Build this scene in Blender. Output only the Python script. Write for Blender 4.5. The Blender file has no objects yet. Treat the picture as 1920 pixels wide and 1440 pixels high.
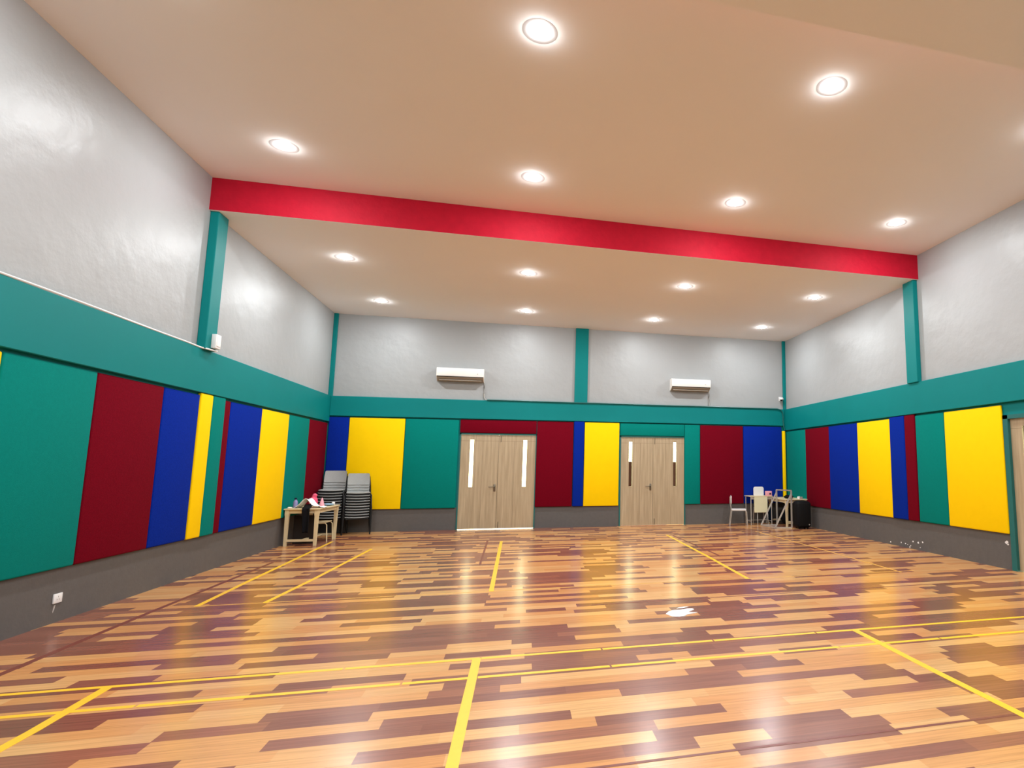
import bpy, bmesh, math, random
from mathutils import Vector, Matrix
random.seed(7)
SC = bpy.context.scene
COL = SC.collection
W, H1, H2 = 10.653, 4.680, 5.118          # room width, low ceiling, raised ceiling
YB = -15.6                                 # rear wall (behind the camera)
YF1, YF2 = -5.34, -10.22                   # edges of the raised ceiling
BT = 2.873                                 # top of the teal beams

# ------------------------------------------------------------------ materials
def new_mat(name):
    m = bpy.data.materials.new(name); m.use_nodes = True
    nt = m.node_tree; b = nt.nodes['Principled BSDF']
    return m, nt, b
def simple(name, col, rough=.6, spec=.5, metal=0., noise=0., nscale=8., bump=0., bscale=60., coat=0., bdist=.01, bdet=3):
    m, nt, b = new_mat(name)
    b.inputs['Base Color'].default_value = (*col, 1)
    b.inputs['Roughness'].default_value = rough
    b.inputs['Specular IOR Level'].default_value = spec
    b.inputs['Metallic'].default_value = metal
    b.inputs['Coat Weight'].default_value = coat
    tc = nt.nodes.new('ShaderNodeTexCoord')
    n = nt.nodes.new('ShaderNodeTexNoise'); n.inputs['Scale'].default_value = nscale; n.inputs['Detail'].default_value = 4
    nt.links.new(tc.outputs['Object'], n.inputs['Vector'])
    if noise > 0:
        mx = nt.nodes.new('ShaderNodeMixRGB'); mx.blend_type = 'MIX'
        mx.inputs[1].default_value = (*[c*(1-noise) for c in col], 1)
        mx.inputs[2].default_value = (*[min(1, c*(1+noise)) for c in col], 1)
        nt.links.new(n.outputs['Fac'], mx.inputs[0]); nt.links.new(mx.outputs[0], b.inputs['Base Color'])
    if bump > 0:
        n2 = nt.nodes.new('ShaderNodeTexNoise'); n2.inputs['Scale'].default_value = bscale; n2.inputs['Detail'].default_value = bdet
        nt.links.new(tc.outputs['Object'], n2.inputs['Vector'])
        bp = nt.nodes.new('ShaderNodeBump'); bp.inputs['Strength'].default_value = bump; bp.inputs['Distance'].default_value = bdist
        nt.links.new(n2.outputs['Fac'], bp.inputs['Height']); nt.links.new(bp.outputs['Normal'], b.inputs['Normal'])
    return m
def emit(name, col, s):
    m, nt, b = new_mat(name)
    b.inputs['Base Color'].default_value = (.8, .8, .8, 1)
    b.inputs['Emission Color'].default_value = (*col, 1)
    b.inputs['Emission Strength'].default_value = s
    return m

M = {}
M['white_wall'] = simple('white_wall', (.355, .369, .373), .42, .36, noise=.04, nscale=1.3, bump=.45, bscale=3.2, bdist=.03, bdet=7)
M['grey_dado'] = simple('grey_dado', (.115, .106, .100), .6, .25, noise=.12, nscale=14, bump=.15, bscale=40)
M['teal_paint'] = simple('teal_paint', (.001, .195, .195), .5, .15, noise=.06, nscale=2, bump=.1, bscale=6)
M['red_paint'] = simple('red_paint', (.47, .008, .027), .6, .12, noise=.16, nscale=9, bump=.5, bscale=22, bdet=6)
M['ceiling'] = simple('ceiling_paint', (.90, .89, .88), .8, .1, noise=.02, nscale=1)
M['pad_teal'] = simple('pad_teal', (.001, .195, .165), .85, .06, noise=.10, nscale=40, bump=.3, bscale=130, bdist=.004)
M['pad_maroon'] = simple('pad_maroon', (.150, .002, .010), .95, .05, noise=.25, nscale=60, bump=.5, bscale=160, bdist=.004)
M['pad_blue'] = simple('pad_blue', (.003, .022, .275), .95, .05, noise=.25, nscale=60, bump=.5, bscale=160, bdist=.004)
M['pad_yellow'] = simple('pad_yellow', (.97, .62, .001), .7, .08, noise=.03, nscale=10, bump=.08, bscale=60, bdist=.004)
M['teal_frame'] = simple('teal_frame', (.008, .125, .118), .4, .5)
M['steel'] = simple('aged_bronze', (.20, .165, .12), .35, .5, metal=.8)
M['dull_steel'] = simple('galvanised_tube', (.66, .64, .60), .38, .5, metal=.7)
M['black_frame'] = simple('black_steel', (.006, .006, .007), .45, .4)
M['grey_fabric'] = simple('grey_fabric', (.36, .37, .365), .9, .2, noise=.2, nscale=120, bump=.3, bscale=200)
M['cream_wood'] = simple('cream_painted_wood', (.70, .58, .36), .5, .4, noise=.08, nscale=12)
M['white_plastic'] = simple('white_plastic', (.80, .80, .80), .35, .5)
M['ac_white'] = simple('ac_white', (.84, .82, .77), .3, .5)
M['ac_white_shaded'] = simple('ac_white_shaded', (.36, .31, .25), .45, .3)  # casing colour darkened to paint the shade under the unit
M['ac_grey'] = simple('ac_grey', (.30, .27, .24), .4, .5)
M['hose'] = simple('grey_hose', (.40, .39, .37), .5, .3)
M['dark_grille'] = simple('dark_grille', (.006, .006, .006), .7, .15)
M['black_cloth'] = simple('black_cloth', (.007, .007, .009), .95, .1, bump=.4, bscale=40)
M['brown_board'] = simple('brown_board', (.030, .022, .018), .8, .2, noise=.2)
M['white_cloth'] = simple('white_cloth', (.88, .88, .90), .85, .2, bump=.2, bscale=25)
M['pink'] = simple('pink_plastic', (.85, .10, .20), .5, .4)
M['light_pink'] = simple('light_pink', (.85, .38, .45), .6, .3)
M['purple'] = simple('purple_plastic', (.25, .23, .46), .3, .5)
M['blue_cloth'] = simple('blue_grey_cloth', (.24, .36, .47), .9, .2, bump=.3, bscale=40)
M['navy_cloth'] = simple('navy_cloth', (.012, .025, .05), .95, .1, bump=.4, bscale=30)
M['speaker_black'] = simple('speaker_black', (.004, .004, .005), .6, .15, bump=.2, bscale=150)
M['paper'] = simple('white_paper', (.86, .84, .82), .8, .2)
M['yellow_tape'] = simple('yellow_tape', (.86, .50, .030), .35, .5, noise=.08, nscale=30)
M['faded_tape'] = simple('faded_tape', (.70, .38, .085), .35, .5, noise=.1, nscale=9)
M['red_tape'] = simple('dark_red_tape', (.18, .046, .032), .35, .5, noise=.2, nscale=20)
M['concrete'] = simple('concrete', (.55, .54, .50), .9, .2, noise=.1)
M['brown_wall'] = simple('brown_wall', (.030, .0075, .005), .9, .1, noise=.1)
M['lamp'] = emit('lamp_diffuser', (.95, .98, 1.0), 1020.)
M['lamp_rim'] = emit('lamp_rim_glow', (1.0, .90, .84), .30)  # faint emission added so the plain trim ring looks lit
M['lamp_rim'].node_tree.nodes['Principled BSDF'].inputs['Base Color'].default_value = (.34, .32, .31, 1)
M['green'] = simple('dark_green_cloth', (.008, .04, .03), .95, .1)

def wood_mat():
    m, nt, b = new_mat('door_laminate')
    N = nt.nodes; L = nt.links
    tc = N.new('ShaderNodeTexCoord')
    mp = N.new('ShaderNodeMapping'); mp.inputs['Scale'].default_value = (16, 16, .7)
    n = N.new('ShaderNodeTexNoise'); n.inputs['Scale'].default_value = 1.5; n.inputs['Detail'].default_value = 6; n.inputs['Roughness'].default_value = .6
    r = N.new('ShaderNodeValToRGB')
    r.color_ramp.elements[0].position = .3; r.color_ramp.elements[0].color = (.34, .255, .150, 1)
    r.color_ramp.elements[1].position = .7; r.color_ramp.elements[1].color = (.50, .39, .25, 1)
    L.new(tc.outputs['Object'], mp.inputs[0]); L.new(mp.outputs[0], n.inputs['Vector']); L.new(n.outputs['Fac'], r.inputs[0]); L.new(r.outputs[0], b.inputs['Base Color'])
    b.inputs['Roughness'].default_value = .45
    return m
M['door'] = wood_mat()

def glass_mat():
    m = bpy.data.materials.new('clear_glass'); m.use_nodes = True
    nt = m.node_tree; nt.nodes.clear()
    o = nt.nodes.new('ShaderNodeOutputMaterial'); mx = nt.nodes.new('ShaderNodeMixShader')
    t = nt.nodes.new('ShaderNodeBsdfTransparent'); g = nt.nodes.new('ShaderNodeBsdfGlossy'); f = nt.nodes.new('ShaderNodeFresnel')
    t.inputs[0].default_value = (.95, .97, .90, 1); g.inputs['Roughness'].default_value = .02
    nt.links.new(f.outputs[0], mx.inputs[0]); nt.links.new(t.outputs[0], mx.inputs[1]); nt.links.new(g.outputs[0], mx.inputs[2]); nt.links.new(mx.outputs[0], o.inputs[0])
    return m
M['glass'] = glass_mat()
M['groove'] = simple('door_groove', (.22, .165, .10), .7, .2)

def floor_mat():
    """laminate: 125 mm boards along x, each cut into staves of random length and tone"""
    m, nt, b = new_mat('stave_laminate')
    N = nt.nodes; L = nt.links
    def math_(op, a, c=None, d=None):
        n = N.new('ShaderNodeMath'); n.operation = op
        for i, v in enumerate((a, c, d)):
            if v is None: continue
            if isinstance(v, (int, float)): n.inputs[i].default_value = v
            else: L.new(v, n.inputs[i])
        return n.outputs[0]
    tc = N.new('ShaderNodeTexCoord'); sp = N.new('ShaderNodeSeparateXYZ'); L.new(tc.outputs['Object'], sp.inputs[0])
    X, Y = sp.outputs[0], sp.outputs[1]
    yr = math_('DIVIDE', Y, .125); row = math_('FLOOR', yr); fy = math_('FRACT', yr)
    def wn(v, w=None):
        n = N.new('ShaderNodeTexWhiteNoise'); n.noise_dimensions = '2D'
        c = N.new('ShaderNodeCombineXYZ'); L.new(v, c.inputs[0])
        if w is not None:
            if isinstance(w, (int, float)): c.inputs[1].default_value = w
            else: L.new(w, c.inputs[1])
        L.new(c.outputs[0], n.inputs['Vector']); return n.outputs['Value']
    r1 = wn(row, 3.7); r2 = wn(row, 9.1)
    ln = math_('MULTIPLY_ADD', r2, .34, .46)
    xs = math_('ADD', math_('DIVIDE', X, ln), math_('MULTIPLY', r1, 17.3))
    warp = math_('MULTIPLY', math_('SINE', math_('MULTIPLY', xs, 2.1)), .22)
    xs = math_('ADD', xs, warp)
    idx = math_('FLOOR', xs); fx = math_('FRACT', xs)
    val = wn(math_('ADD', idx, math_('MULTIPLY', row, 37.0)), 1.3)
    cr = N.new('ShaderNodeValToRGB'); cr.color_ramp.interpolation = 'CONSTANT'
    cols = [(0, DK1), (.17, DK2), (.36, DK3), (.44, MD1), (.60, LT1), (.78, LT2), (.90, MD2)]
    e = cr.color_ramp.elements
    e[0].position = 0; e[0].color = (*cols[0][1], 1)
    e[1].position = cols[1][0]; e[1].color = (*cols[1][1], 1)
    for p, c in cols[2:]:
        k = e.new(p); k.color = (*c, 1)
    L.new(val, cr.inputs[0])
    # grain
    mp = N.new('ShaderNodeMapping'); mp.inputs['Scale'].default_value = (1.6, 34, 1)
    L.new(tc.outputs['Object'], mp.inputs[0])
    n = N.new('ShaderNodeTexNoise'); n.inputs['Scale'].default_value = 1.6; n.inputs['Detail'].default_value = 5
    L.new(mp.outputs[0], n.inputs['Vector'])
    gr = N.new('ShaderNodeMapRange'); gr.inputs['From Min'].default_value = .3; gr.inputs['From Max'].default_value = .7
    gr.inputs['To Min'].default_value = .82; gr.inputs['To Max'].default_value = 1.14
    L.new(n.outputs['Fac'], gr.inputs['Value'])
    mx = N.new('ShaderNodeMixRGB'); mx.blend_type = 'MULTIPLY'; mx.inputs[0].default_value = 1
    L.new(cr.outputs[0], mx.inputs[1])
    cb = N.new('ShaderNodeCombineColor'); 
    for i in range(3): L.new(gr.outputs[0], cb.inputs[i])
    L.new(cb.outputs[0], mx.inputs[2])
    # seams between boards
    ed = math_('LESS_THAN', math_('MINIMUM', fy, math_('SUBTRACT', 1, fy)), .012)
    mx2 = N.new('ShaderNodeMixRGB'); mx2.blend_type = 'MIX'; mx2.inputs[2].default_value = (.10, .045, .022, 1)
    L.new(math_('MULTIPLY', ed, .45), mx2.inputs[0]); L.new(mx.outputs[0], mx2.inputs[1])
    L.new(mx2.outputs[0], b.inputs['Base Color'])
    b.inputs['Roughness'].default_value = .235
    b.inputs['Specular IOR Level'].default_value = .5
    n3 = N.new('ShaderNodeTexNoise'); n3.inputs['Scale'].default_value = 1.7; n3.inputs['Detail'].default_value = 2
    L.new(tc.outputs['Object'], n3.inputs['Vector'])
    bp = N.new('ShaderNodeBump'); bp.inputs['Strength'].default_value = .06; bp.inputs['Distance'].default_value = .02
    L.new(n3.outputs['Fac'], bp.inputs['Height']); L.new(bp.outputs['Normal'], b.inputs['Normal'])
    return m
DK1 = (.215, .076, .050); DK2 = (.242, .088, .058); DK3 = (.285, .105, .062)
MD1 = (.560, .255, .092); MD2 = (.590, .285, .105); LT1 = (.605, .315, .122); LT2 = (.635, .345, .140)
M['floor'] = floor_mat()

# ------------------------------------------------------------------ mesh helpers
def BM(): return bmesh.new()
def box(bm, x0, x1, y0, y1, z0, z1, bevel=0., seg=2, mi=0, mat=None):
    vs = [bm.verts.new((x, y, z)) for x in (x0, x1) for y in (y0, y1) for z in (z0, z1)]
    q = [(0,1,3,2), (4,6,7,5), (0,4,5,1), (2,3,7,6), (0,2,6,4), (1,5,7,3)]
    fs = [bm.faces.new([vs[i] for i in f]) for f in q]
    for f in fs: f.material_index = mi
    if bevel > 0:
        es = list({e for f in fs for e in f.edges})
        r = bmesh.ops.bevel(bm, geom=es, offset=bevel, segments=seg, profile=.5, affect='EDGES', clamp_overlap=True)
        for f in r['faces']: f.material_index = mi
        vs = list({v for f in r['faces'] for v in f.verts} | {v for v in vs if v.is_valid})
    if mat is not None: bmesh.ops.transform(bm, matrix=mat, verts=[v for v in vs if v.is_valid])
    return bm
def tube(bm, pts, r, n=8, closed=False):
    pts = [Vector(p) for p in pts]; rings = []
    for i, p in enumerate(pts):
        d = (pts[min(i+1, len(pts)-1)] - pts[max(i-1, 0)]).normalized()
        a = d.cross(Vector((0, 0, 1)))
        if a.length < 1e-3: a = d.cross(Vector((0, 1, 0)))
        a.normalize(); c = d.cross(a)
        rings.append([bm.verts.new(p + r*(math.cos(2*math.pi*k/n)*a + math.sin(2*math.pi*k/n)*c)) for k in range(n)])
    for A, B in zip(rings, rings[1:]):
        for k in range(n): bm.faces.new([A[k], A[(k+1) % n], B[(k+1) % n], B[k]])
    bm.faces.new(rings[0]); bm.faces.new(list(reversed(rings[-1])))
    return bm
def lathe(bm, prof, n=28, cx=0, cy=0):
    rings = []
    for r, z in prof:
        rings.append([bm.verts.new((cx, cy, z))] if r < 1e-6 else [bm.verts.new((cx + r*math.cos(2*math.pi*k/n), cy + r*math.sin(2*math.pi*k/n), z)) for k in range(n)])
    for A, B in zip(rings, rings[1:]):
        for k in range(n):
            a = [A[0]] if len(A) == 1 else [A[k], A[(k+1) % n]]
            c = [B[0]] if len(B) == 1 else [B[(k+1) % n], B[k]]
            if len(a) + len(c) > 2: bm.faces.new(a + c)
    return bm
def prism(bm, prof, x0, x1):
    """profile of (y,z) points extruded along x"""
    A = [bm.verts.new((x0, y, z)) for y, z in prof]; B = [bm.verts.new((x1, y, z)) for y, z in prof]
    n = len(prof)
    for k in range(n): bm.faces.new([A[k], A[(k+1) % n], B[(k+1) % n], B[k]])
    bm.faces.new(list(reversed(A))); bm.faces.new(B)
    return bm
def obj(name, bm, mats, parent=None, loc=None, smooth=False):
    bmesh.ops.recalc_face_normals(bm, faces=bm.faces[:])
    me = bpy.data.meshes.new(name); bm.to_mesh(me); bm.free()
    for m in (mats if isinstance(mats, (list, tuple)) else [mats]): me.materials.append(m)
    if smooth:
        for p in me.polygons: p.use_smooth = True
        me.set_sharp_from_angle(angle=math.radians(40))
    o = bpy.data.objects.new(name, me); COL.objects.link(o)
    if parent: o.parent = parent
    if loc: o.location = loc
    return o
def tag(o, label, cat, group=None):
    o['label'] = label; o['category'] = cat
    if group: o['group'] = group
    return o
def thing(name, label, cat, loc=(0, 0, 0), rz=0., group=None):
    o = bpy.data.objects.new(name, None); COL.objects.link(o); o.empty_display_size = .1
    o.location = loc; o.rotation_euler = (0, 0, rz)
    return tag(o, label, cat, group)
def struct(o): o['kind'] = 'structure'; return o
def kids(o): return [c for c in list(bpy.data.objects) if c.parent == o]
def dup(o, loc=None, rz=None, label=None, parent=None):
    r = o.copy(); COL.objects.link(r)
    if parent: r.parent = parent
    if loc is not None: r.location = loc
    if rz is not None: r.rotation_euler = (0, 0, rz)
    if label: r['label'] = label
    for c in kids(o): dup(c, parent=r)
    return r

# ------------------------------------------------------------------ room shell
bm = BM(); box(bm, -.2, W+.2, YB-.2, .2, -.1, 0); struct(obj('floor', bm, M['floor']))
WM = [M['grey_dado'], M['teal_paint'], M['white_wall']]
ZB = [(0, .486), (.486, BT), (BT, H2+.15)]
D1 = (2.690, 4.375); D2 = (6.305, 7.935); DZ = 2.125    # door openings, far wall
D3 = (-8.70, -6.99)                                      # opening in the right wall (y)
def wall_run(bm, a0, a1, holes, put):
    cuts = sorted({a0, a1, *[v for h in holes for v in h]})
    for s, e in zip(cuts, cuts[1:]):
        hole = any(h[0] <= s and e <= h[1] for h in holes)
        for i, (z0, z1) in enumerate(ZB):
            if hole:
                if z1 <= DZ: continue
                z0 = max(z0, DZ)
            put(bm, s, e, z0, z1, i)
bm = BM(); wall_run(bm, 0, W, [D1, D2], lambda b, s, e, z0, z1, i: box(b, s, e, 0, .2, z0, z1, mi=i)); struct(obj('wall_back', bm, WM))
bm = BM(); wall_run(bm, YB, .2, [], lambda b, s, e, z0, z1, i: box(b, -.2, 0, s, e, z0, z1, mi=i)); wl = struct(obj('wall_left', bm, WM))
bm = BM(); wall_run(bm, YB, .2, [D3], lambda b, s, e, z0, z1, i: box(b, W, W+.2, s, e, z0, z1, mi=i)); wr = struct(obj('wall_right', bm, WM))
bm = BM(); wall_run(bm, -.2, W+.2, [], lambda b, s, e, z0, z1, i: box(b, s, e, YB-.2, YB, z0, z1, mi=i)); struct(obj('wall_front', bm, WM))
bm = BM()
box(bm, -.2, W+.2, YF1+.004, .2, H1, H1+.12)
box(bm, -.2, W+.2, YB-.2, YF2+.002, H1, H1+.12)
box(bm, -.2, W+.2, YF2-.1, YF1+.1, H2, H2+.12)
struct(obj('ceiling', bm, M['ceiling']))
bm = BM(); box(bm, 0, W, YF1, YF1+.10, H1+.002, H2); struct(obj('trim_1', bm, M['red_paint']))       # red fascia
bm = BM(); box(bm, 0, W, YF2-.10, YF2, H1+.002, H2); struct(obj('trim_2', bm, M['red_paint']))
# teal beams
bm = BM(); box(bm, .06, W-.06, -.06, 0, 2.447, BT, .006, 1); struct(obj('trim_3', bm, M['teal_paint']))
bm = BM(); box(bm, 0, .06, YB, 0, 2.322, BT, .006, 1); struct(obj('trim_4', bm, M['teal_paint']))
bm = BM(); box(bm, W-.06, W, YB, 0, 2.328, BT, .006, 1); struct(obj('trim_5', bm, M['teal_paint']))
# teal columns above the beams
k = 6
for x0, x1, y0, y1 in [(0, .10, -5.30, -5.04), (W-.09, W, -5.30, -5.02), (0, .086, -.05, 0), (W-.082, W, -.05, 0), (5.20, 5.505, -.05, 0),
                       (0, .10, -10.5, -10.24), (W-.09, W, -10.5, -10.24)]:
    bm = BM(); box(bm, x0, x1, y0, y1, BT-.005, H1, .008, 2); struct(obj('trim_%d' % k, bm, M['teal_paint'])); k += 1
# chipped paint on the right-hand dado
bm = BM()
for y, z, s in [(-4.542, .073, .02), (-4.661, .069, .018), (-4.867, .131, .02), (-5.006, .125, .024), (-5.117, .145, .02), (-4.774, .024, .02), (-4.80, .05, .014), (-4.231, .043, .02), (-5.05, .05, .012), (-4.72, .06, .012), (-6.899, .369, .032), (-6.91, .345, .02)]:
    pts = [(y + s*random.uniform(.6, 1.2)*math.cos(a), z + s*.7*random.uniform(.6, 1.3)*math.sin(a)) for a in [i*math.pi/4 for i in range(8)]]
    A = [bm.verts.new((W-.0015, p, q)) for p, q in pts]; bm.faces.new(A)
    B = [bm.verts.new((W+.001, p, q)) for p, q in pts]
    for i in range(8): bm.faces.new([A[i], A[(i+1) % 8], B[(i+1) % 8], B[i]])
obj('chipped_paint', bm, M['paper'], wr)

# ------------------------------------------------------------------ wall pads
PADT = .04
def pad_mesh(name, x0, x1, y0, y1, z0, z1, m, label):
    bm = BM(); box(bm, x0, x1, y0, y1, z0, z1, .017, 3)
    return tag(obj(name, bm, M['pad_'+m], smooth=True), label, 'wall pad', 'padded panels along the walls')
G = .004
for y0, y1, m, L in [
    (-9.25, -8.089, 'yellow', 'yellow wall pad at the left picture edge, only a sliver showing beside broad teal pad'),
    (-8.089, -7.018, 'teal', 'broad teal wall pad on left wall, nearest full pad to camera'),
    (-7.018, -5.930, 'maroon', 'broad maroon wall pad on left wall beside nearest teal pad'),
    (-5.930, -5.157, 'blue', 'blue wall pad on left wall between broad maroon pad and narrow yellow pad'),
    (-5.157, -4.848, 'yellow', 'narrow yellow wall pad on left wall below teal column'),
    (-4.848, -4.512, 'teal', 'narrow teal wall pad on left wall just right of narrow yellow pad'),
    (-4.512, -4.335, 'maroon', 'very narrow maroon wall pad on left wall between narrow teal and blue pads'),
    (-4.335, -3.290, 'blue', 'blue wall pad on left wall just left of the broad yellow pad'),
    (-3.290, -2.167, 'yellow', 'broad yellow wall pad on left wall, just left of cream table'),
    (-2.167, -1.132, 'teal', 'teal wall pad on left wall directly behind cream table'),
    (-1.132, -.046, 'maroon', 'maroon wall pad on left wall in the corner behind the chair stacks')]:
    col = -5.16 < y0 < -4.6
    pad_mesh('wall_pad', 0, PADT + (.012 if col else 0), y0+G, y1-G, .487, 2.318 if col else 2.292, m, L)
for x0, x1, z0, z1, m, L in [
    (.046, .442, .47, 2.425, 'blue', 'narrow blue wall pad on back wall in the left corner above taller chair stack'),
    (.442, 1.553, .47, 2.42, 'yellow', 'broad yellow wall pad on back wall behind the right-hand chair stack'),
    (1.553, 2.665, .472, 2.42, 'teal', 'broad teal wall pad on back wall just left of left double door'),
    (2.685, 4.360, 2.132, 2.43, 'maroon', 'low wide maroon pad above the left double door'),
    (4.362, 5.205, .475, 2.43, 'maroon', 'maroon wall pad on back wall just right of left double door'),
    (5.205, 5.456, .475, 2.447, 'blue', 'narrow blue wall pad on back wall under the middle teal column'),
    (5.456, 6.290, .475, 2.43, 'yellow', 'yellow wall pad on back wall just left of right double door'),
    (6.305, 7.905, 2.128, 2.425, 'teal', 'low wide teal pad above the right double door'),
    (7.905, 8.310, .488, 2.425, 'teal', 'narrow teal wall pad on back wall just right of right double door'),
    (8.310, 9.448, .488, 2.42, 'maroon', 'broad maroon wall pad on back wall behind the small white side chair'),
    (9.448, 10.512, .488, 2.42, 'blue', 'broad blue wall pad on back wall behind desk and white chair back'),
    (10.518, 10.606, .488, 2.315, 'yellow', 'very narrow yellow wall pad standing in the right corner of back wall')]:
    t = PADT + (.012 if m == 'blue' and x0 > 5 and x0 < 6 else .03 if x0 > 10.5 else 0)
    pad_mesh('wall_pad', x0+G, x1-G, -t, 0, z0, z1, m, L)
for y0, y1, m, L in [
    (-1.100, -.075, 'teal', 'teal wall pad on right wall in corner above black loudspeaker'),
    (-2.190, -1.100, 'maroon', 'broad maroon wall pad on right wall beside black loudspeaker'),
    (-3.315, -2.190, 'blue', 'broad blue wall pad on right wall between broad maroon and middle yellow pads'),
    (-4.400, -3.315, 'yellow', 'middle yellow wall pad on right wall between two blue pads'),
    (-4.832, -4.400, 'blue', 'narrow blue wall pad on right wall just right of middle yellow pad'),
    (-5.115, -4.832, 'maroon', 'narrow maroon wall pad on right wall below teal column'),
    (-5.822, -5.115, 'teal', 'teal wall pad on right wall between narrow maroon and biggest yellow pads'),
    (-6.986, -5.822, 'yellow', 'biggest yellow wall pad on right wall beside the wooden door')]:
    col = -5.2 < y0 < -4.8
    pad_mesh('wall_pad', W-PADT-(.012 if col else 0), W, y0+G, y1-G, .492, 2.324 if col else 2.298, m, L)

# ------------------------------------------------------------------ doors
def leaf(parent, w, x_out, side, sl, with_handle):
    """one door leaf in door-local x (0..total), front face at y=0; side -1 left leaf, +1 right leaf"""
    x0, x1 = (x_out, x_out+w) if side < 0 else (x_out-w, x_out)
    c = x_out + .236*(-side)
    s0, s1 = c-.041, c+.041; z0, z1 = .925, 1.985
    bm = BM(); zt = 2.092; zb = .013
    box(bm, x0, s0, 0, .042, zb, zt); box(bm, s1, x1, 0, .042, zb, zt)
    box(bm, s0, s1, 0, .042, zb, z0); box(bm, s0, s1, 0, .042, z1, zt)
    lf = obj('door_leaf', bm, M['door'], parent)
    bm = BM(); vx = x_out + .47*(-side)
    box(bm, x0+.002, x1-.002, -.0006, .0, 1.953, 1.958); box(bm, vx-.003, vx+.003, -.0006, 0, zb+.01, 1.953)
    obj('board_groove', bm, M['groove'], lf)
    bm = BM(); box(bm, s0, s1, .018, .024, z0, z1); obj('window_pane', bm, M['glass'], lf)
    bm = BM()
    for a, b_, q0, q1 in [(s0-.008, s0, z0-.008, z1+.008), (s1, s1+.008, z0-.008, z1+.008), (s0, s1, z0-.008, z0), (s0, s1, z1, z1+.008)]: box(bm, a, b_, -.004, .0, q0, q1)
    obj('window_bead', bm, M['door'], lf)
    xi = x1 if side < 0 else x0
    if with_handle:
        bm = BM(); xh = xi-.055
        box(bm, xh-.022, xh+.022, -.012, 0, .83, 1.0-.01, .005, 2)
        tube(bm, [(xh, -.01, .93), (xh, -.05, .93), (xh-.02, -.055, .93), (xh-.13, -.055, .93)], .010)
        obj('door_handle', bm, M['steel'], lf, smooth=True)
    else:
        for q0, q1 in ((1.93, 2.08), (.02, .16)):
            bm = BM(); box(bm, xi+.035, xi+.05, -.005, 0, q0, q1, .002, 1); tube(bm, [(xi+.042, -.004, (q0+q1)/2), (xi+.042, -.018, (q0+q1)/2)], .006)
            obj('flush_bolt', bm, M['steel'], lf)
    return lf
def double_door(name, total, loc, rz, fr):
    d = bpy.data.objects.new(name, None); COL.objects.link(d); d.location = loc; d.rotation_euler = (0, 0, rz); struct(d)
    l1 = leaf(d, total/2-.003, 0, -1, 0, True); leaf(d, total/2-.003, total, 1, 0, False)
    bm = BM(); box(bm, total/2-.02, total/2+.02, .043, .055, .013, 2.09); obj('meeting_strip', bm, M['brown_board'], l1)  # dark strip added behind the leaves to block daylight at their gap
    bm = BM()
    box(bm, -fr, 0, -.02, .08, 0, DZ); box(bm, total, total+fr, -.02, .08, 0, DZ); box(bm, -fr, total+fr, -.02, .08, 2.095, DZ)
    obj('door_frame', bm, M['teal_frame'], d)
    return d
double_door('door_1', 1.630, (2.717, .004, 0), 0, .027)
double_door('door_2', 1.570, (6.335, .004, 0), 0, .029)
d3 = double_door('door_3', 1.54, (W+.02, -7.075, 0), -math.pi/2, .085)
for c in kids(d3):
    if c.name.startswith('door_frame'):
        bm = BM(); t = 1.54
        box(bm, -.085, 0, -.045, .08, 0, 2.15); box(bm, t, t+.085, -.045, .08, 0, 2.15); box(bm, -.085, t+.085, -.045, .08, 2.095, 2.15)
        bmesh.ops.recalc_face_normals(bm, faces=bm.faces[:]); bm.to_mesh(c.data); bm.free()

# outside, seen only through the door glass and under the doors
bm = BM(); box(bm, -30, 40, .201, 40, -.12, -.02); struct(obj('exterior_ground', bm, M['concrete']))
bm = BM(); box(bm, 5.9, 13, 4.5, 4.65, -.02, 1.538); struct(obj('exterior_wall', bm, M['brown_wall']))

# ------------------------------------------------------------------ downlights
XS = [1.195, 4.03, 6.82, 9.45]
def make_lamp():
    t = thing('ceiling_downlight', 'x', 'ceiling light', (0, 0, 0), 0, 'ceiling downlights')
    bm = BM(); lathe(bm, [(0, -.013), (.035, -.0125), (.058, -.0105), (.067, -.007), (.070, -.0015)], 32); obj('diffuser', bm, M['lamp'], t, smooth=True)  # dome stands proud so its spill on the ceiling imitates lens bloom
    bm = BM(); lathe(bm, [(.070, -.0012), (.100, -.0018), (.130, -.0012), (.150, -.0002), (.150, 0), (.070, 0), (.070, -.0012)], 40); obj('glow_rim', bm, M['lamp_rim'], t, smooth=True)  # trim ring whose brightness is put into the material as glow
    return t
lamp0 = make_lamp(); first = True
rows = [(-6.43, H2, 'in the raised ceiling row nearest red fascia'), (-9.06, H2, 'in the raised ceiling row nearest the camera'),
        (-3.86, H1, 'in the lower ceiling row just behind red fascia'), (-1.32, H1, 'in the lower ceiling row nearest back wall'),
        (-11.7, H1, 'in the ceiling row just above the camera'), (-14.2, H1, 'in the ceiling row nearest the rear wall')]
cn = ['first from left', 'second from left', 'third from left', 'fourth from left']
for y, z, L in rows:
    for x, c in zip(XS, cn):
        lab = 'round glowing downlight %s, %s' % (L, c)
        if first: lamp0.location = (x, y, z); lamp0['label'] = lab; first = False
        else: dup(lamp0, (x, y, z), label=lab)

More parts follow.
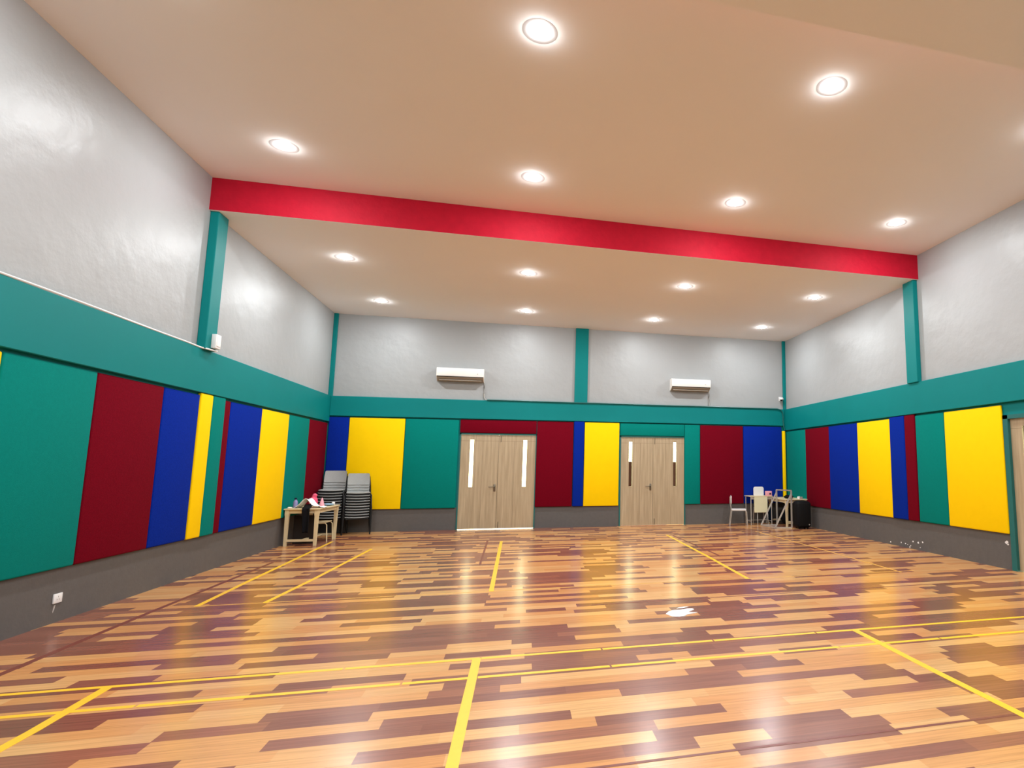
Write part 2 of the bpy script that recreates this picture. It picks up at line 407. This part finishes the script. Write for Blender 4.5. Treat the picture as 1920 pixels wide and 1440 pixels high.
# ------------------------------------------------------------------ air conditioners
def make_ac():
    t = thing('air_conditioner', 'x', 'air conditioner', group='split air conditioners on back wall')
    w = 1.0
    prof = [(0, .285), (-.15, .285), (-.175, .28), (-.192, .265), (-.20, .235), (-.20, .10), (-.195, .085), (-.165, .055), (-.06, .0), (0, .0)]
    bm = BM(); prism(bm, prof, 0, w); cs = obj('casing', bm, M['ac_white'], t, smooth=True)
    bm = BM(); box(bm, .05, w-.05, -.006, .006, -.045, .045, .004, 2, mat=Matrix.Translation((0, -.118, .025)) @ Matrix.Rotation(math.radians(-62), 4, 'X')); obj('louvre', bm, M['ac_white_shaded'], cs)
    bm = BM(); prism(bm, [(-.197, .078), (-.168, .052), (-.060, -.003), (-.010, -.003), (-.010, .0), (-.060, .001), (-.165, .057), (-.194, .082)], .012, w-.012); obj('underside', bm, M['ac_white_shaded'], cs)  # shade beneath the casing is put into this part's colour
    bm = BM(); prism(bm, [(-.193, .080), (-.199, .092), (-.2015, .092), (-.197, .077)], .01, w-.01); obj('outlet_gap', bm, M['dark_grille'], cs)
    bm = BM(); box(bm, .855, .875, -.203, -.198, .15, .165); obj('display_light', bm, M['ac_grey'], cs)
    bm = BM(); tube(bm, [(w-.03, -.035, .03), (w-.005, -.035, .015), (w+.015, -.03, -.03), (w+.017, -.025, -.10), (w+.012, -.025, -.25), (w+.02, -.025, -.34), (w+.05, -.03, -.395), (w+.09, -.03, -.40)], .013)
    obj('drain_hose', bm, M['hose'], t, smooth=True)
    return t
ac = make_ac(); ac.location = (2.152, 0, 3.285); ac['label'] = 'long white air conditioner high on back wall above left double door'
dup(ac, (7.535, 0, 3.258), label='white air conditioner high on back wall above right double door')

# teal pipe along the ledge of the back beam, bending down in the right corner
bm = BM(); pp = [(3.24, -.075, BT+.008)]
for i in range(1, 12): pp.append((3.24+i*.635, -.075, BT+.008+.004*math.sin(i*1.7)))
pp += [(10.38, -.085, BT+.006), (10.47, -.09, BT-.02), (10.52, -.09, BT-.08), (10.535, -.085, BT-.2), (10.53, -.085, BT-.32), (10.55, -.085, BT-.45), (10.575, -.09, BT-.54)]
tube(bm, pp, .014); tag(obj('drain_pipe', bm, M['teal_frame'], smooth=True), 'thin teal pipe along top of back beam, bending down in right corner', 'pipe')
# white cable on the left ledge
bm = BM(); tube(bm, [(.054, y, BT+.011+.003*math.sin(y*2.3)) for y in [-10.2+i*.35 for i in range(14)]] + [(.06, -5.32, BT+.004), (.115, -5.25, BT-.004), (.118, -5.05, BT+.004)], .011)
tag(obj('cable', bm, M['white_plastic'], smooth=True), 'thin white cable lying along top of the left teal beam', 'cable')
# white switch box on the left column
bx = thing('junction_box', 'small white electrical box at the foot of left teal column', 'electrical box', (.10, -5.11, 2.90))
bm = BM(); box(bm, 0, .055, -.065, .065, 0, .185, .006, 2); obj('box_body', bm, M['white_plastic'], bx, smooth=True)
bm = BM(); box(bm, .055, .060, -.045, .045, .03, .155, .002, 1); obj('cover', bm, M['paper'], bx)
# camera dome
cm = thing('security_camera', 'small white security camera on back wall beside right corner column', 'camera', (10.49, 0, 3.12))
bm = BM(); tube(bm, [(0, 0, .03), (0, -.06, .03), (0, -.09, .02)], .016); box(bm, -.03, .03, -.012, .003, -.03, .08, .004, 1); obj('bracket', bm, M['white_plastic'], cm, smooth=True)
bm = BM(); lathe(bm, [(0, .062), (.03, .058), (.05, .04), (.056, .015), (.05, .0), (0, .0)], 20, 0, -.10); obj('housing', bm, M['white_plastic'], cm, smooth=True)
bm = BM(); lathe(bm, [(.038, .0), (.03, -.022), (.015, -.032), (0, -.034)], 20, 0, -.10); obj('lens_dome', bm, M['dark_grille'], cm, smooth=True)
# socket
sk = thing('wall_socket', 'white wall socket low on the grey dado of left wall', 'socket', (0, -7.118, .215))
bm = BM(); box(bm, 0, .012, -.052, .052, -.042, .042, .004, 2); obj('face_plate', bm, M['white_plastic'], sk, smooth=True)
bm = BM()
for dy, dz in ((0, .014), (-.012, -.01), (.012, -.01)): box(bm, .0115, .0125, dy-.003, dy+.003, dz-.006, dz+.006)
obj('socket_holes', bm, M['ac_grey'], sk)
bm = BM(); A = [(0.001, y, z) for y, z in [(-7.142, .155), (-7.122, .160), (-7.128, .13), (-7.145, .09), (-7.150, .105), (-7.146, .13)]]
bm.faces.new([bm.verts.new(p) for p in A]); obj('chipped_paint', bm, simple('pale_chip', (.45, .43, .41), .8), wl)

# ------------------------------------------------------------------ floor tape
def tape(pts, w, z, m, label, gaps=()):
    """strip through (x,y) points, w wide"""
    bm = BM(); P = [Vector((x, y, 0)) for x, y in pts]
    segs = [(P[i], P[i+1]) for i in range(len(P)-1)]
    for a, b_ in segs:
        d = (b_-a).normalized(); s = Vector((-d.y, d.x, 0))*w/2
        v = [bm.verts.new(q + Vector((0, 0, zz))) for zz in (0.0002, z) for q in (a-s, b_-s, b_+s, a+s)]
        bm.faces.new(v[4:8])
        for k in range(4): bm.faces.new([v[k], v[(k+1) % 4], v[4+(k+1) % 4], v[4+k]])
    return tag(obj('floor_tape', bm, M[m]), label, 'floor line', 'court lines taped on the floor')
def broken(y, xs, w, z, label, gap=.014):
    bm = BM()
    for a, b_ in zip(xs, xs[1:]): box(bm, a+gap/2, b_-gap/2, y-w/2, y+w/2, .0002, z)
    return tag(obj('floor_tape', bm, M['yellow_tape']), label, 'floor line', 'court lines taped on the floor')
broken(-9.045, [.62, 2.849, 3.76, 4.659, 5.575, 6.504, 8.9, 10.6], .042, .0012, 'long yellow line across the floor, farther of the near pair')
broken(-9.445, [.62, 1.846, 3.290, 3.759, 4.668, 6.494, 7.43, 10.6], .042, .0012, 'long yellow line across the floor, nearer of the near pair')
tape([(.90, -6.700), (4.4, -6.655), (9.3, -6.66)], .024, .0012, 'faded_tape', 'faint yellow line across the middle of the floor')
tape([(3.733, -9.04), (3.728, -10.2), (3.722, -13.0)], .060, .0018, 'yellow_tape', 'yellow line running towards camera at bottom centre')
tape([(1.490, -9.03), (1.522, -9.7), (1.525, -12.5)], .058, .0018, 'yellow_tape', 'yellow line running towards camera at bottom left')
tape([(6.876, -9.03), (6.853, -10.135), (6.84, -13.0)], .058, .0018, 'yellow_tape', 'yellow line running towards camera at bottom right')
tape([(3.719, -2.204), (3.732, -6.680)], .052, .0018, 'yellow_tape', 'short yellow line in front of left double door')
tape([(.905, -6.705), (.85, -5.55), (.752, -2.95), (.70, -1.55)], .050, .0018, 'yellow_tape', 'yellow line along left wall, ending by cream table')
tape([(1.500, -6.705), (1.562, -5.39), (1.625, -2.75)], .050, .0018, 'yellow_tape', 'yellow line second from left wall, ending before the chair stacks')
tape([(6.987, -1.92), (6.916, -4.914), (6.845, -6.68)], .050, .0018, 'yellow_tape', 'yellow line running from before the right double door')
tape([(9.05, -1.7), (9.08, -4.33), (9.044, -6.735)], .030, .0018, 'faded_tape', 'faint yellow line nearest the right wall')
tape([(.64, -8.75), (.60, -6.9), (.573, -3.9)], .050, .0010, 'red_tape', 'dark red line along the left wall')
tape([(3.465, -2.05), (3.495, -4.80)], .030, .0010, 'red_tape', 'thin dark red line left of short central yellow line')
tape([(7.09, -1.90), (7.125, -4.80)], .038, .0010, 'red_tape', 'thin dark red line right of yellow line before right door')
tape([(4.20, -10.815), (9.8, -10.825)], .022, .0010, 'red_tape', 'thin dark red line across the floor at bottom right')
tape([(4.75, -7.585), (9.6, -7.50)], .022, .0010, 'red_tape', 'thin dark red line across the floor beyond white scrap')
# torn white scrap
bm = BM(); pts = [(5.405, -8.13), (5.44, -8.235), (5.50, -8.262), (5.56, -8.25), (5.60, -8.20), (5.715, -8.150), (5.625, -8.125), (5.72, -8.03), (5.715, -7.985), (5.66, -7.985), (5.585, -8.02), (5.50, -8.02), (5.45, -8.06)]
T = [bm.verts.new((x, y, .004 + .004*random.random())) for x, y in pts]; Bv = [bm.verts.new((x, y, .0003)) for x, y in pts]
c = bm.verts.new((5.56, -8.12, .010))
n = len(pts)
for i in range(n):
    bm.faces.new([T[i], T[(i+1) % n], c]); bm.faces.new([T[i], Bv[i], Bv[(i+1) % n], T[(i+1) % n]])
q = [(5.56, -7.945), (5.62, -7.955), (5.70, -7.915), (5.66, -7.895), (5.60, -7.91)]
T = [bm.verts.new((x, y, .004)) for x, y in q]; bm.faces.new(T)
tag(obj('paper_scrap', bm, M['paper']), 'torn white paper scrap lying in the middle of the floor', 'paper scrap')

# ------------------------------------------------------------------ stacked chairs
def make_stack_chair():
    t = thing('stacking_chair', 'x', 'chair')
    sm = M['grey_fabric']; fr = M['black_frame']
    # seat: front edge at y=-.19, slightly bowed
    bm = BM(); n = 8
    for zz0, zz1, inset in ((0, 0, 0),):
        top = []; bot = []
        for i in range(n+1):
            u = -1 + 2*i/n; x = .215*u; yf = -.19 - .035*(1-u*u)
            sag = .010*u*u
            top.append((bm.verts.new((x, yf, .348+sag)), bm.verts.new((x, yf+.03, .354+sag)), bm.verts.new((x*.93, .17, .355+sag))))
            bot.append((bm.verts.new((x, yf, .338+sag)), bm.verts.new((x, yf+.03, .334+sag)), bm.verts.new((x*.93, .17, .334+sag))))
        for i in range(n):
            for k in range(2):
                bm.faces.new([top[i][k], top[i+1][k], top[i+1][k+1], top[i][k+1]]); bm.faces.new([bot[i][k], bot[i][k+1], bot[i+1][k+1], bot[i+1][k]])
            bm.faces.new([top[i][0], bot[i][0], bot[i+1][0], top[i+1][0]]); bm.faces.new([top[i][2], top[i+1][2], bot[i+1][2], bot[i][2]])
        for i in (0, n):
            bm.faces.new([top[i][0], top[i][1], bot[i][1], bot[i][0]]); bm.faces.new([top[i][1], top[i][2], bot[i][2], bot[i][1]])
    obj('seat', bm, sm, t, smooth=True)
    bm = BM(); box(bm, -.205, .205, -.19, .17, .304, .333, .004, 1); obj('seat_shell', bm, fr, t)
    # curved backrest
    bm = BM(); F = []; n = 10
    rowsz = [(.505, .92), (.52, 1.0), (.62, 1.0), (.725, .97), (.742, .90)]
    for (z, s) in rowsz:
        F.append([(bm.verts.new((.205*s*(-1+2*i/n), .175 + .24*(z-.5) - .045*(-1+2*i/n)**2, z)), bm.verts.new((.205*s*(-1+2*i/n), .193 + .24*(z-.5) - .045*(-1+2*i/n)**2, z))) for i in range(n+1)])
    for a in range(len(F)-1):
        for i in range(n):
            bm.faces.new([F[a][i][0], F[a][i+1][0], F[a+1][i+1][0], F[a+1][i][0]]); bm.faces.new([F[a][i][1], F[a+1][i][1], F[a+1][i+1][1], F[a][i+1][1]])
        for i in (0, n): bm.faces.new([F[a][i][0], F[a+1][i][0], F[a+1][i][1], F[a][i][1]])
    for a in (0, len(F)-1):
        for i in range(n): bm.faces.new([F[a][i][0], F[a][i][1], F[a][i+1][1], F[a][i+1][0]])
    obj('backrest', bm, sm, t, smooth=True)
    for s in (-1, 1):
        bm = BM(); tube(bm, [(s*.222, -.15, .325), (s*.240, -.17, .30), (s*.252, -.19, 0)], .013); obj('leg', bm, fr, t, smooth=True)
        bm = BM(); tube(bm, [(s*.198, .205, .68), (s*.218, .175, .50), (s*.232, .165, .33), (s*.275, .20, 0)], .015); obj('leg', bm, fr, t, smooth=True)
        bm = BM(); tube(bm, [(s*.222, -.15, .322), (s*.230, .165, .322)], .014); obj('side_rail', bm, fr, t, smooth=True)
    return t
ORD = ['topmost', 'second from top', 'third from top', 'fourth from top', 'fifth from top', 'sixth from top', 'seventh from top', 'eighth from top', 'ninth from top', 'tenth from top', 'lowest']
ch0 = make_stack_chair(); used = False
for (x, y, rz, n, L) in [(.305, -.330, math.radians(3), 11, 'taller left stack'), (.785, -.335, math.radians(15), 10, 'shorter right stack')]:
    for i in range(n):
        z = i*.0545; j = n-1-i
        o_ = 'lowest' if i == 0 else ORD[j]
        lab = 'grey stacking chair with black frame, %s in the %s' % (o_, L)
        dxy = (0, 0)
        if not used: ch0.location = (x, y, z); ch0.rotation_euler = (0, 0, rz); ch0['label'] = lab; ch0['group'] = 'stacked grey chairs'; used = True; continue
        dup(ch0, (x, y, z), rz, lab)

# ------------------------------------------------------------------ cream tables
def make_table():
    t = thing('wooden_table', 'x', 'table', group='cream painted wooden tables')
    m = M['cream_wood']; w, l, h = .265, .50, .645
    bm = BM(); box(bm, -w-.02, w+.02, -l-.02, l+.02, h-.022, h, .004, 1); obj('table_top', bm, m, t)
    for sx in (-1, 1):
        for sy in (-1, 1):
            bm = BM(); cx, cy = sx*(w-.03), sy*(l-.03)
            vs = []
            for z, r in ((0, .021), (h-.14, .027), (h-.10, .032), (h-.022, .032)):
                vs.append([bm.verts.new((cx+a*r, cy+b_*r, z)) for a, b_ in ((-1, -1), (1, -1), (1, 1), (-1, 1))])
            for A, B in zip(vs, vs[1:]):
                for k in range(4): bm.faces.new([A[k], A[(k+1) % 4], B[(k+1) % 4], B[k]])
            bm.faces.new(vs[0]); bm.faces.new(vs[-1]); obj('leg', bm, m, t)
    for s in (-1, 1):
        bm = BM(); box(bm, -w+.05, w-.05, s*(l-.03)-.01, s*(l-.03)+.01, h-.085, h-.022); obj('apron', bm, m, t)
        bm = BM(); box(bm, s*(w-.03)-.01, s*(w-.03)+.01, -l+.05, l-.05, h-.085, h-.022); obj('apron', bm, m, t)
        bm = BM(); box(bm, -w+.05, w-.05, s*(l-.03)-.012, s*(l-.03)+.012, .075, .115); obj('stretcher', bm, m, t)
    bm = BM(); box(bm, -.02, .02, -l+.03, l-.03, .08, .105); obj('stretcher', bm, m, t)
    return t
tb = make_table(); tb.location = (.355, -1.60, 0); tb.rotation_euler = (0, 0, math.radians(-3))
tb['label'] = 'cream wooden table heaped with clothes, in front of left chair stack'
dup(tb, (10.335, -.62, 0), 0, 'cream wooden table against right wall behind metal frame')

def plate(bm, x0, x1, y0, y1, z0, z1, rad):
    out = []
    for cx, cz, a0 in ((x1-rad, z1-rad, 0), (x0+rad, z1-rad, 90), (x0+rad, z0+rad, 180), (x1-rad, z0+rad, 270)):
        for k in range(6):
            a = math.radians(a0+18*k); out.append((cx+rad*math.cos(a), cz+rad*math.sin(a)))
    A = [bm.verts.new((x, y0, z)) for x, z in out]; B = [bm.verts.new((x, y1, z)) for x, z in out]; n = len(out)
    for k in range(n): bm.faces.new([A[k], A[(k+1) % n], B[(k+1) % n], B[k]])
    bm.faces.new(A); bm.faces.new(list(reversed(B)))
# small cream chair pushed under the left table
def small_chair(name, label, seat, frame, loc, rz, h, w, d, bh, bt, group=None, slat=False):
    t = thing(name, label, 'chair', loc, rz, group)
    bm = BM(); box(bm, -w/2, w/2, -d/2, d/2, h-.018, h, .007, 2); obj('seat', bm, M[seat], t, smooth=True)
    bm = BM(); plate(bm, -w/2+.01, w/2-.01, d/2-.006, d/2+.010, bh, bt, min(.05, (bt-bh)*.28)); obj('backrest', bm, M[seat], t, smooth=True)
    for s in (-1, 1):
        bm = BM(); tube(bm, [(s*(w/2-.015), -d/2+.05, h-.024), (s*(w/2-.015), -d/2+.02, h-.028), (s*(w/2-.013), -d/2-.005, h-.055), (s*(w/2-.008), -d/2-.025, 0)], .010); obj('leg', bm, M[frame], t, smooth=True)
        bm = BM(); tube(bm, [(s*(w/2-.03), d/2+.018, bt-.03), (s*(w/2-.02), d/2+.014, bh), (s*(w/2-.012), d/2-.01, h-.03), (s*(w/2-.006), d/2+.035, 0)], .010); obj('leg', bm, M[frame], t, smooth=True)
        bm = BM(); tube(bm, [(s*(w/2-.015), -d/2+.05, h-.026), (s*(w/2-.014), d/2-.012, h-.026)], .009); obj('side_rail', bm, M[frame], t, smooth=True)
    return t
small_chair('small_chair', 'small cream chair pushed under the cluttered left table', 'cream_wood', 'cream_wood', (.40, -1.36, 0), math.radians(90), .36, .36, .34, .44, .58)
small_chair('small_chair', 'small white side chair standing alone left of the desk', 'white_plastic', 'dull_steel', (9.175, -.36, 0), math.radians(73), .385, .33, .36, .50, .70)
small_chair('small_chair', 'white chair behind the desk, only its rounded backrest showing above', 'white_plastic', 'dull_steel', (9.805, -.24, 0), math.radians(0), .40, .29, .22, .66, .905)

# ------------------------------------------------------------------ things on and under the left table
def blob(bm, c, s, seed=0, amp=.2, sub=3):
    r = bmesh.ops.create_icosphere(bm, subdivisions=sub, radius=1)
    rnd = random.Random(seed); ph = [rnd.uniform(0, 6.28) for _ in range(6)]
    for v in r['verts']:
        p = v.co; k = 1 + amp*(math.sin(3*p.x+ph[0])*math.sin(2.5*p.y+ph[1]) + .6*math.sin(5*p.z+ph[2]+2*p.x))
        q = Vector((p.x*s[0]*k, p.y*s[1]*k, p.z*s[2]*k))
        v.co = q + Vector(c)
    return bm
TZ = .646
# tented white cloth
def cloth(name, m, rowsf, nx, ny, thick, label, cat, loc):
    bm = BM(); T = [[bm.verts.new(rowsf(i/nx, j/ny)) for j in range(ny+1)] for i in range(nx+1)]
    for i in range(nx):
        for j in range(ny): bm.faces.new([T[i][j], T[i+1][j], T[i+1][j+1], T[i][j+1]])
    o = obj(name, bm, m, smooth=True); o.location = loc
    s = o.modifiers.new('s', 'SOLIDIFY'); s.thickness = thick; s.offset = 1
    return tag(o, label, cat)
def tent(u, v):
    x = -.20 + .46*u; y = -.16 + .32*v
    z = .004 + .165*math.exp(-((u-.42)/.20)**2)*(1-.25*v) + .018*math.sin(9*u+5*v) * (u > .05) * (u < .95) + .014*abs(math.sin(7*v+2*u))
    return (x + .03*math.sin(4*v), y, max(z, .003))
cloth('white_cloth', M['white_cloth'], tent, 22, 12, .004, 'crumpled white cloth tented up on the cluttered left table', 'cloth', (.36, -1.86, TZ))
def drape(u, v):
    # from table top over the near edge and down
    L = u*.62
    yE = -.10
    if L < .16: y = .06-L; z = .008 + .05*(1-L/.16)
    elif L < .22: a = (L-.16)/.06; y = -.10-.02*math.sin(a*1.57); z = .008-.02*a*a
    else: y = -.124-.012*math.sin(6*v+3*L); z = -.012-(L-.22)
    return (-.065 + .13*v*(1-.25*u) + .04*u, y, z)
cloth('black_garment', M['black_cloth'], drape, 24, 8, .010, 'black garment hanging over the near edge of the left table', 'garment', (.40, -2.030, TZ))
bt = thing('water_bottle', 'purple bottle with dark cap standing on the left table', 'bottle', (.165, -1.93, TZ+.001))
bm = BM(); lathe(bm, [(0, 0), (.032, 0), (.036, .01), (.036, .10), (.028, .125), (.018, .135), (.018, .15), (0, .15)], 18); obj('bottle_body', bm, M['purple'], bt, smooth=True)
bm = BM(); lathe(bm, [(0, .178), (.019, .178), (.021, .15), (0, .15)], 18); obj('cap', bm, M['navy_cloth'], bt, smooth=True)
bm = BM(); blob(bm, (0, 0, .085), (.075, .06, .085), 3, .12); blob(bm, (.02, 0, .185), (.045, .04, .04), 5, .2)
tag(obj('pink_toy', bm, M['pink'], smooth=True), 'bright pink soft toy behind the white cloth on the left table', 'toy').location = (.33, -1.56, TZ+.01)
bm = BM(); lathe(bm, [(0, .16), (.012, .15), (.035, .06), (.05, 0), (0, 0)], 14); tag(obj('pink_cone', bm, M['light_pink'], smooth=True), 'light pink pointed cone beside the white cloth on left table', 'toy').location = (.49, -1.60, TZ+.001)
bm = BM(); blob(bm, (0, 0, .022), (.09, .10, .025), 9, .15); tag(obj('folded_cloth', bm, M['blue_cloth'], smooth=True), 'blue grey folded cloth at right end of the left table', 'cloth').location = (.545, -1.42, TZ+.004)
bm = BM(); blob(bm, (0, 0, .030), (.03, .035, .030), 12, .1); tag(obj('white_ball', bm, M['white_plastic'], smooth=True), 'small white ball beside blue grey cloth on left table', 'ball').location = (.575, -1.22, TZ+.002)
bm = BM(); blob(bm, (0, 0, .012), (.035, .03, .014), 15, .15); tag(obj('white_lump', bm, M['paper'], smooth=True), 'small white crumpled tissue at left end of the left table', 'tissue').location = (.12, -2.05, TZ+.003)
bm = BM(); box(bm, -.16, .17, -.012, .012, 0, .50, .004, 1); o = tag(obj('dark_sheet', bm, M['brown_board']), 'dark brown upright sheet under the cluttered left table', 'board'); o.location = (.265, -1.74, .002)  # plain dark sheet filling the space between the table legs

# ------------------------------------------------------------------ right corner: desk, frame, loudspeaker
dk = thing('school_desk', 'small desk with cream front panel and thin metal legs by back wall', 'desk', (9.745, -.265, 0))
bm = BM(); box(bm, -.30, .30, -.19, .19, .672, .690, .004, 1); obj('desk_top', bm, M['cream_wood'], dk)
for sx in (-1, 1):
    for sy in (-1, 1):
        bm = BM(); tube(bm, [(sx*.270, sy*.165, .672), (sx*.270, sy*.165, 0)], .012); obj('leg', bm, M['dull_steel'], dk, smooth=True)
bm = BM(); tube(bm, [(-.27, .165, .085), (.27, .165, .085)], .010); tube(bm, [(-.27, -.165, .085), (-.27, .165, .085)], .010); tube(bm, [(.27, -.165, .085), (.27, .165, .085)], .010); obj('foot_rail', bm, M['dull_steel'], dk, smooth=True)
bm = BM(); box(bm, -.27, .27, -.165, -.155, .61, .672); obj('apron', bm, M['dull_steel'], dk)
bm = BM(); box(bm, -.19, .155, -.188, -.174, .295, .672, .004, 1); obj('front_panel', bm, simple('pale_cream_panel', (.74, .70, .46), .5, .4, noise=.05), dk)
pb = thing('pink_box', 'pink box standing on the desk beside the metal frame', 'box', (9.955, -.39, .691))
bm = BM(); box(bm, -.07, .07, -.05, .05, 0, .115, .006, 2); obj('box_body', bm, M['light_pink'], pb, smooth=True)
bm = BM(); box(bm, .0, .05, -.0515, -.05, .03, .07, .0, 1); obj('printed_mark', bm, M['brown_board'], pb)

F1 = Vector((9.645, -.63, .018)); F2 = Vector((9.705, -1.29, .018)); P1 = Vector((10.03, -.695, .018)); P2 = Vector((10.09, -1.355, .018))
T1 = P1 + Vector((0, 0, .83)); T2 = P2 + Vector((0, 0, .84))
fr = thing('metal_frame', 'silver tube frame with two triangular sides before right table', 'frame', (0, 0, 0))
def sq(bm, a, b_, w=.030):
    a = Vector(a); b_ = Vector(b_); d = (b_-a).normalized(); s = d.cross(Vector((0, 0, 1)))
    if s.length < .05: s = Vector((1, 0, 0))
    s.normalize(); u = d.cross(s)
    A = [bm.verts.new(a + w/2*(i*s+j*u)) for i, j in ((-1, -1), (1, -1), (1, 1), (-1, 1))]; B = [bm.verts.new(b_ + w/2*(i*s+j*u)) for i, j in ((-1, -1), (1, -1), (1, 1), (-1, 1))]
    for k in range(4): bm.faces.new([A[k], A[(k+1) % 4], B[(k+1) % 4], B[k]])
    bm.faces.new(A); bm.faces.new(B)
for nm, a, b_ in [('upright', P1, T1), ('upright', P2, T2), ('brace', F1, T1-Vector((0, 0, .06))), ('brace', F2, T2-Vector((0, 0, .08))), ('top_bar', T1, T2), ('base_bar', F1, F2), ('base_bar', F1, P1), ('base_bar', F2, P2)]:
    bm = BM(); sq(bm, a, b_); obj(nm, bm, M['dull_steel'], fr)
sp = thing('loudspeaker', 'big black loudspeaker on the floor at right wall', 'speaker', (10.325, -1.40, 0))
bm = BM(); box(bm, -.185, .185, -.15, .15, .02, .625, .085, 5); cb = obj('cabinet', bm, M['speaker_black'], sp, smooth=True)
bm = BM(); box(bm, -.15, .15, -.163, -.13, .06, .585, .02, 2); obj('grille', bm, M['dark_grille'], cb, smooth=True)
bm = BM(); lathe(bm, [(0, 0), (.016, 0), (.016, .006), (0, .006)], 16); bmesh.ops.transform(bm, matrix=Matrix.Translation((.10, -.163, .10)) @ Matrix.Rotation(math.radians(90), 4, 'X'), verts=bm.verts[:]); obj('badge', bm, M['dull_steel'], cb)
for sx in (-1, 1):
    for sy in (-1, 1):
        bm = BM(); lathe(bm, [(0, 0), (.02, 0), (.024, .03), (0, .03)], 12, sx*.10, sy*.07); obj('foot', bm, M['dark_grille'], cb)
# clutter on and under the right table
bm = BM(); blob(bm, (0, 0, .035), (.10, .13, .045), 21, .15); tag(obj('black_bag', bm, M['black_cloth'], smooth=True), 'black pouch lying on the right cream table', 'bag').location = (10.30, -.80, .65)
bm = BM(); lathe(bm, [(0, 0), (.036, 0), (.040, .02), (.036, .055), (.018, .06), (.018, .05), (0, .05)], 18); tag(obj('tape_roll', bm, M['paper'], smooth=True), 'small white tape roll on near end of right cream table', 'tape roll').location = (10.43, -1.06, .646)
bm = BM(); lathe(bm, [(0, 0), (.028, 0), (.028, .05), (0, .05)], 14); tag(obj('small_jar', bm, M['ac_grey'], smooth=True), 'small dull grey jar right of tape roll on right table', 'jar').location = (10.51, -1.05, .646)
bm = BM(); blob(bm, (0, 0, .20), (.17, .22, .20), 31, .10); tag(obj('black_form', bm, M['black_cloth'], smooth=True), 'bulky black form under the right cream table', 'bag').location = (10.36, -.52, .002)  # rounded black form filling the space below the table top
bm = BM(); blob(bm, (0, 0, .24), (.055, .09, .24), 33, .08); tag(obj('navy_bag', bm, M['navy_cloth'], smooth=True), 'upright dark navy bag behind the metal frame', 'bag').location = (10.10, -.17, .004)

# ------------------------------------------------------------------ world and camera
w = bpy.data.worlds.new('World'); SC.world = w; w.use_nodes = True
bg = w.node_tree.nodes['Background']; bg.inputs[0].default_value = (1, .98, .70, 1); bg.inputs[1].default_value = 8.
cd = bpy.data.cameras.new('Camera'); cam = bpy.data.objects.new('Camera', cd); COL.objects.link(cam)
R = Matrix(((0.9670765, -0.03512651, -0.25204994), (-0.25445677, -0.11849903, -0.95979672), (0.00384664, 0.99233266, -0.1235358)))
cam.matrix_world = Matrix.Translation((3.9827111, -13.74768361, 1.42317114)) @ R.to_4x4()
cd.sensor_fit = 'HORIZONTAL'; cd.sensor_width = 36; cd.lens = 1084.5125*36/1920
cd.shift_x = -300.04/1920; cd.shift_y = 17.70/1920; cd.clip_start = .05; cd.clip_end = 200
SC.camera = cam
vs = SC.view_settings
vs.view_transform = 'Standard'; vs.look = 'None'; vs.gamma = 1; vs.use_curve_mapping = False; vs.exposure = 0.
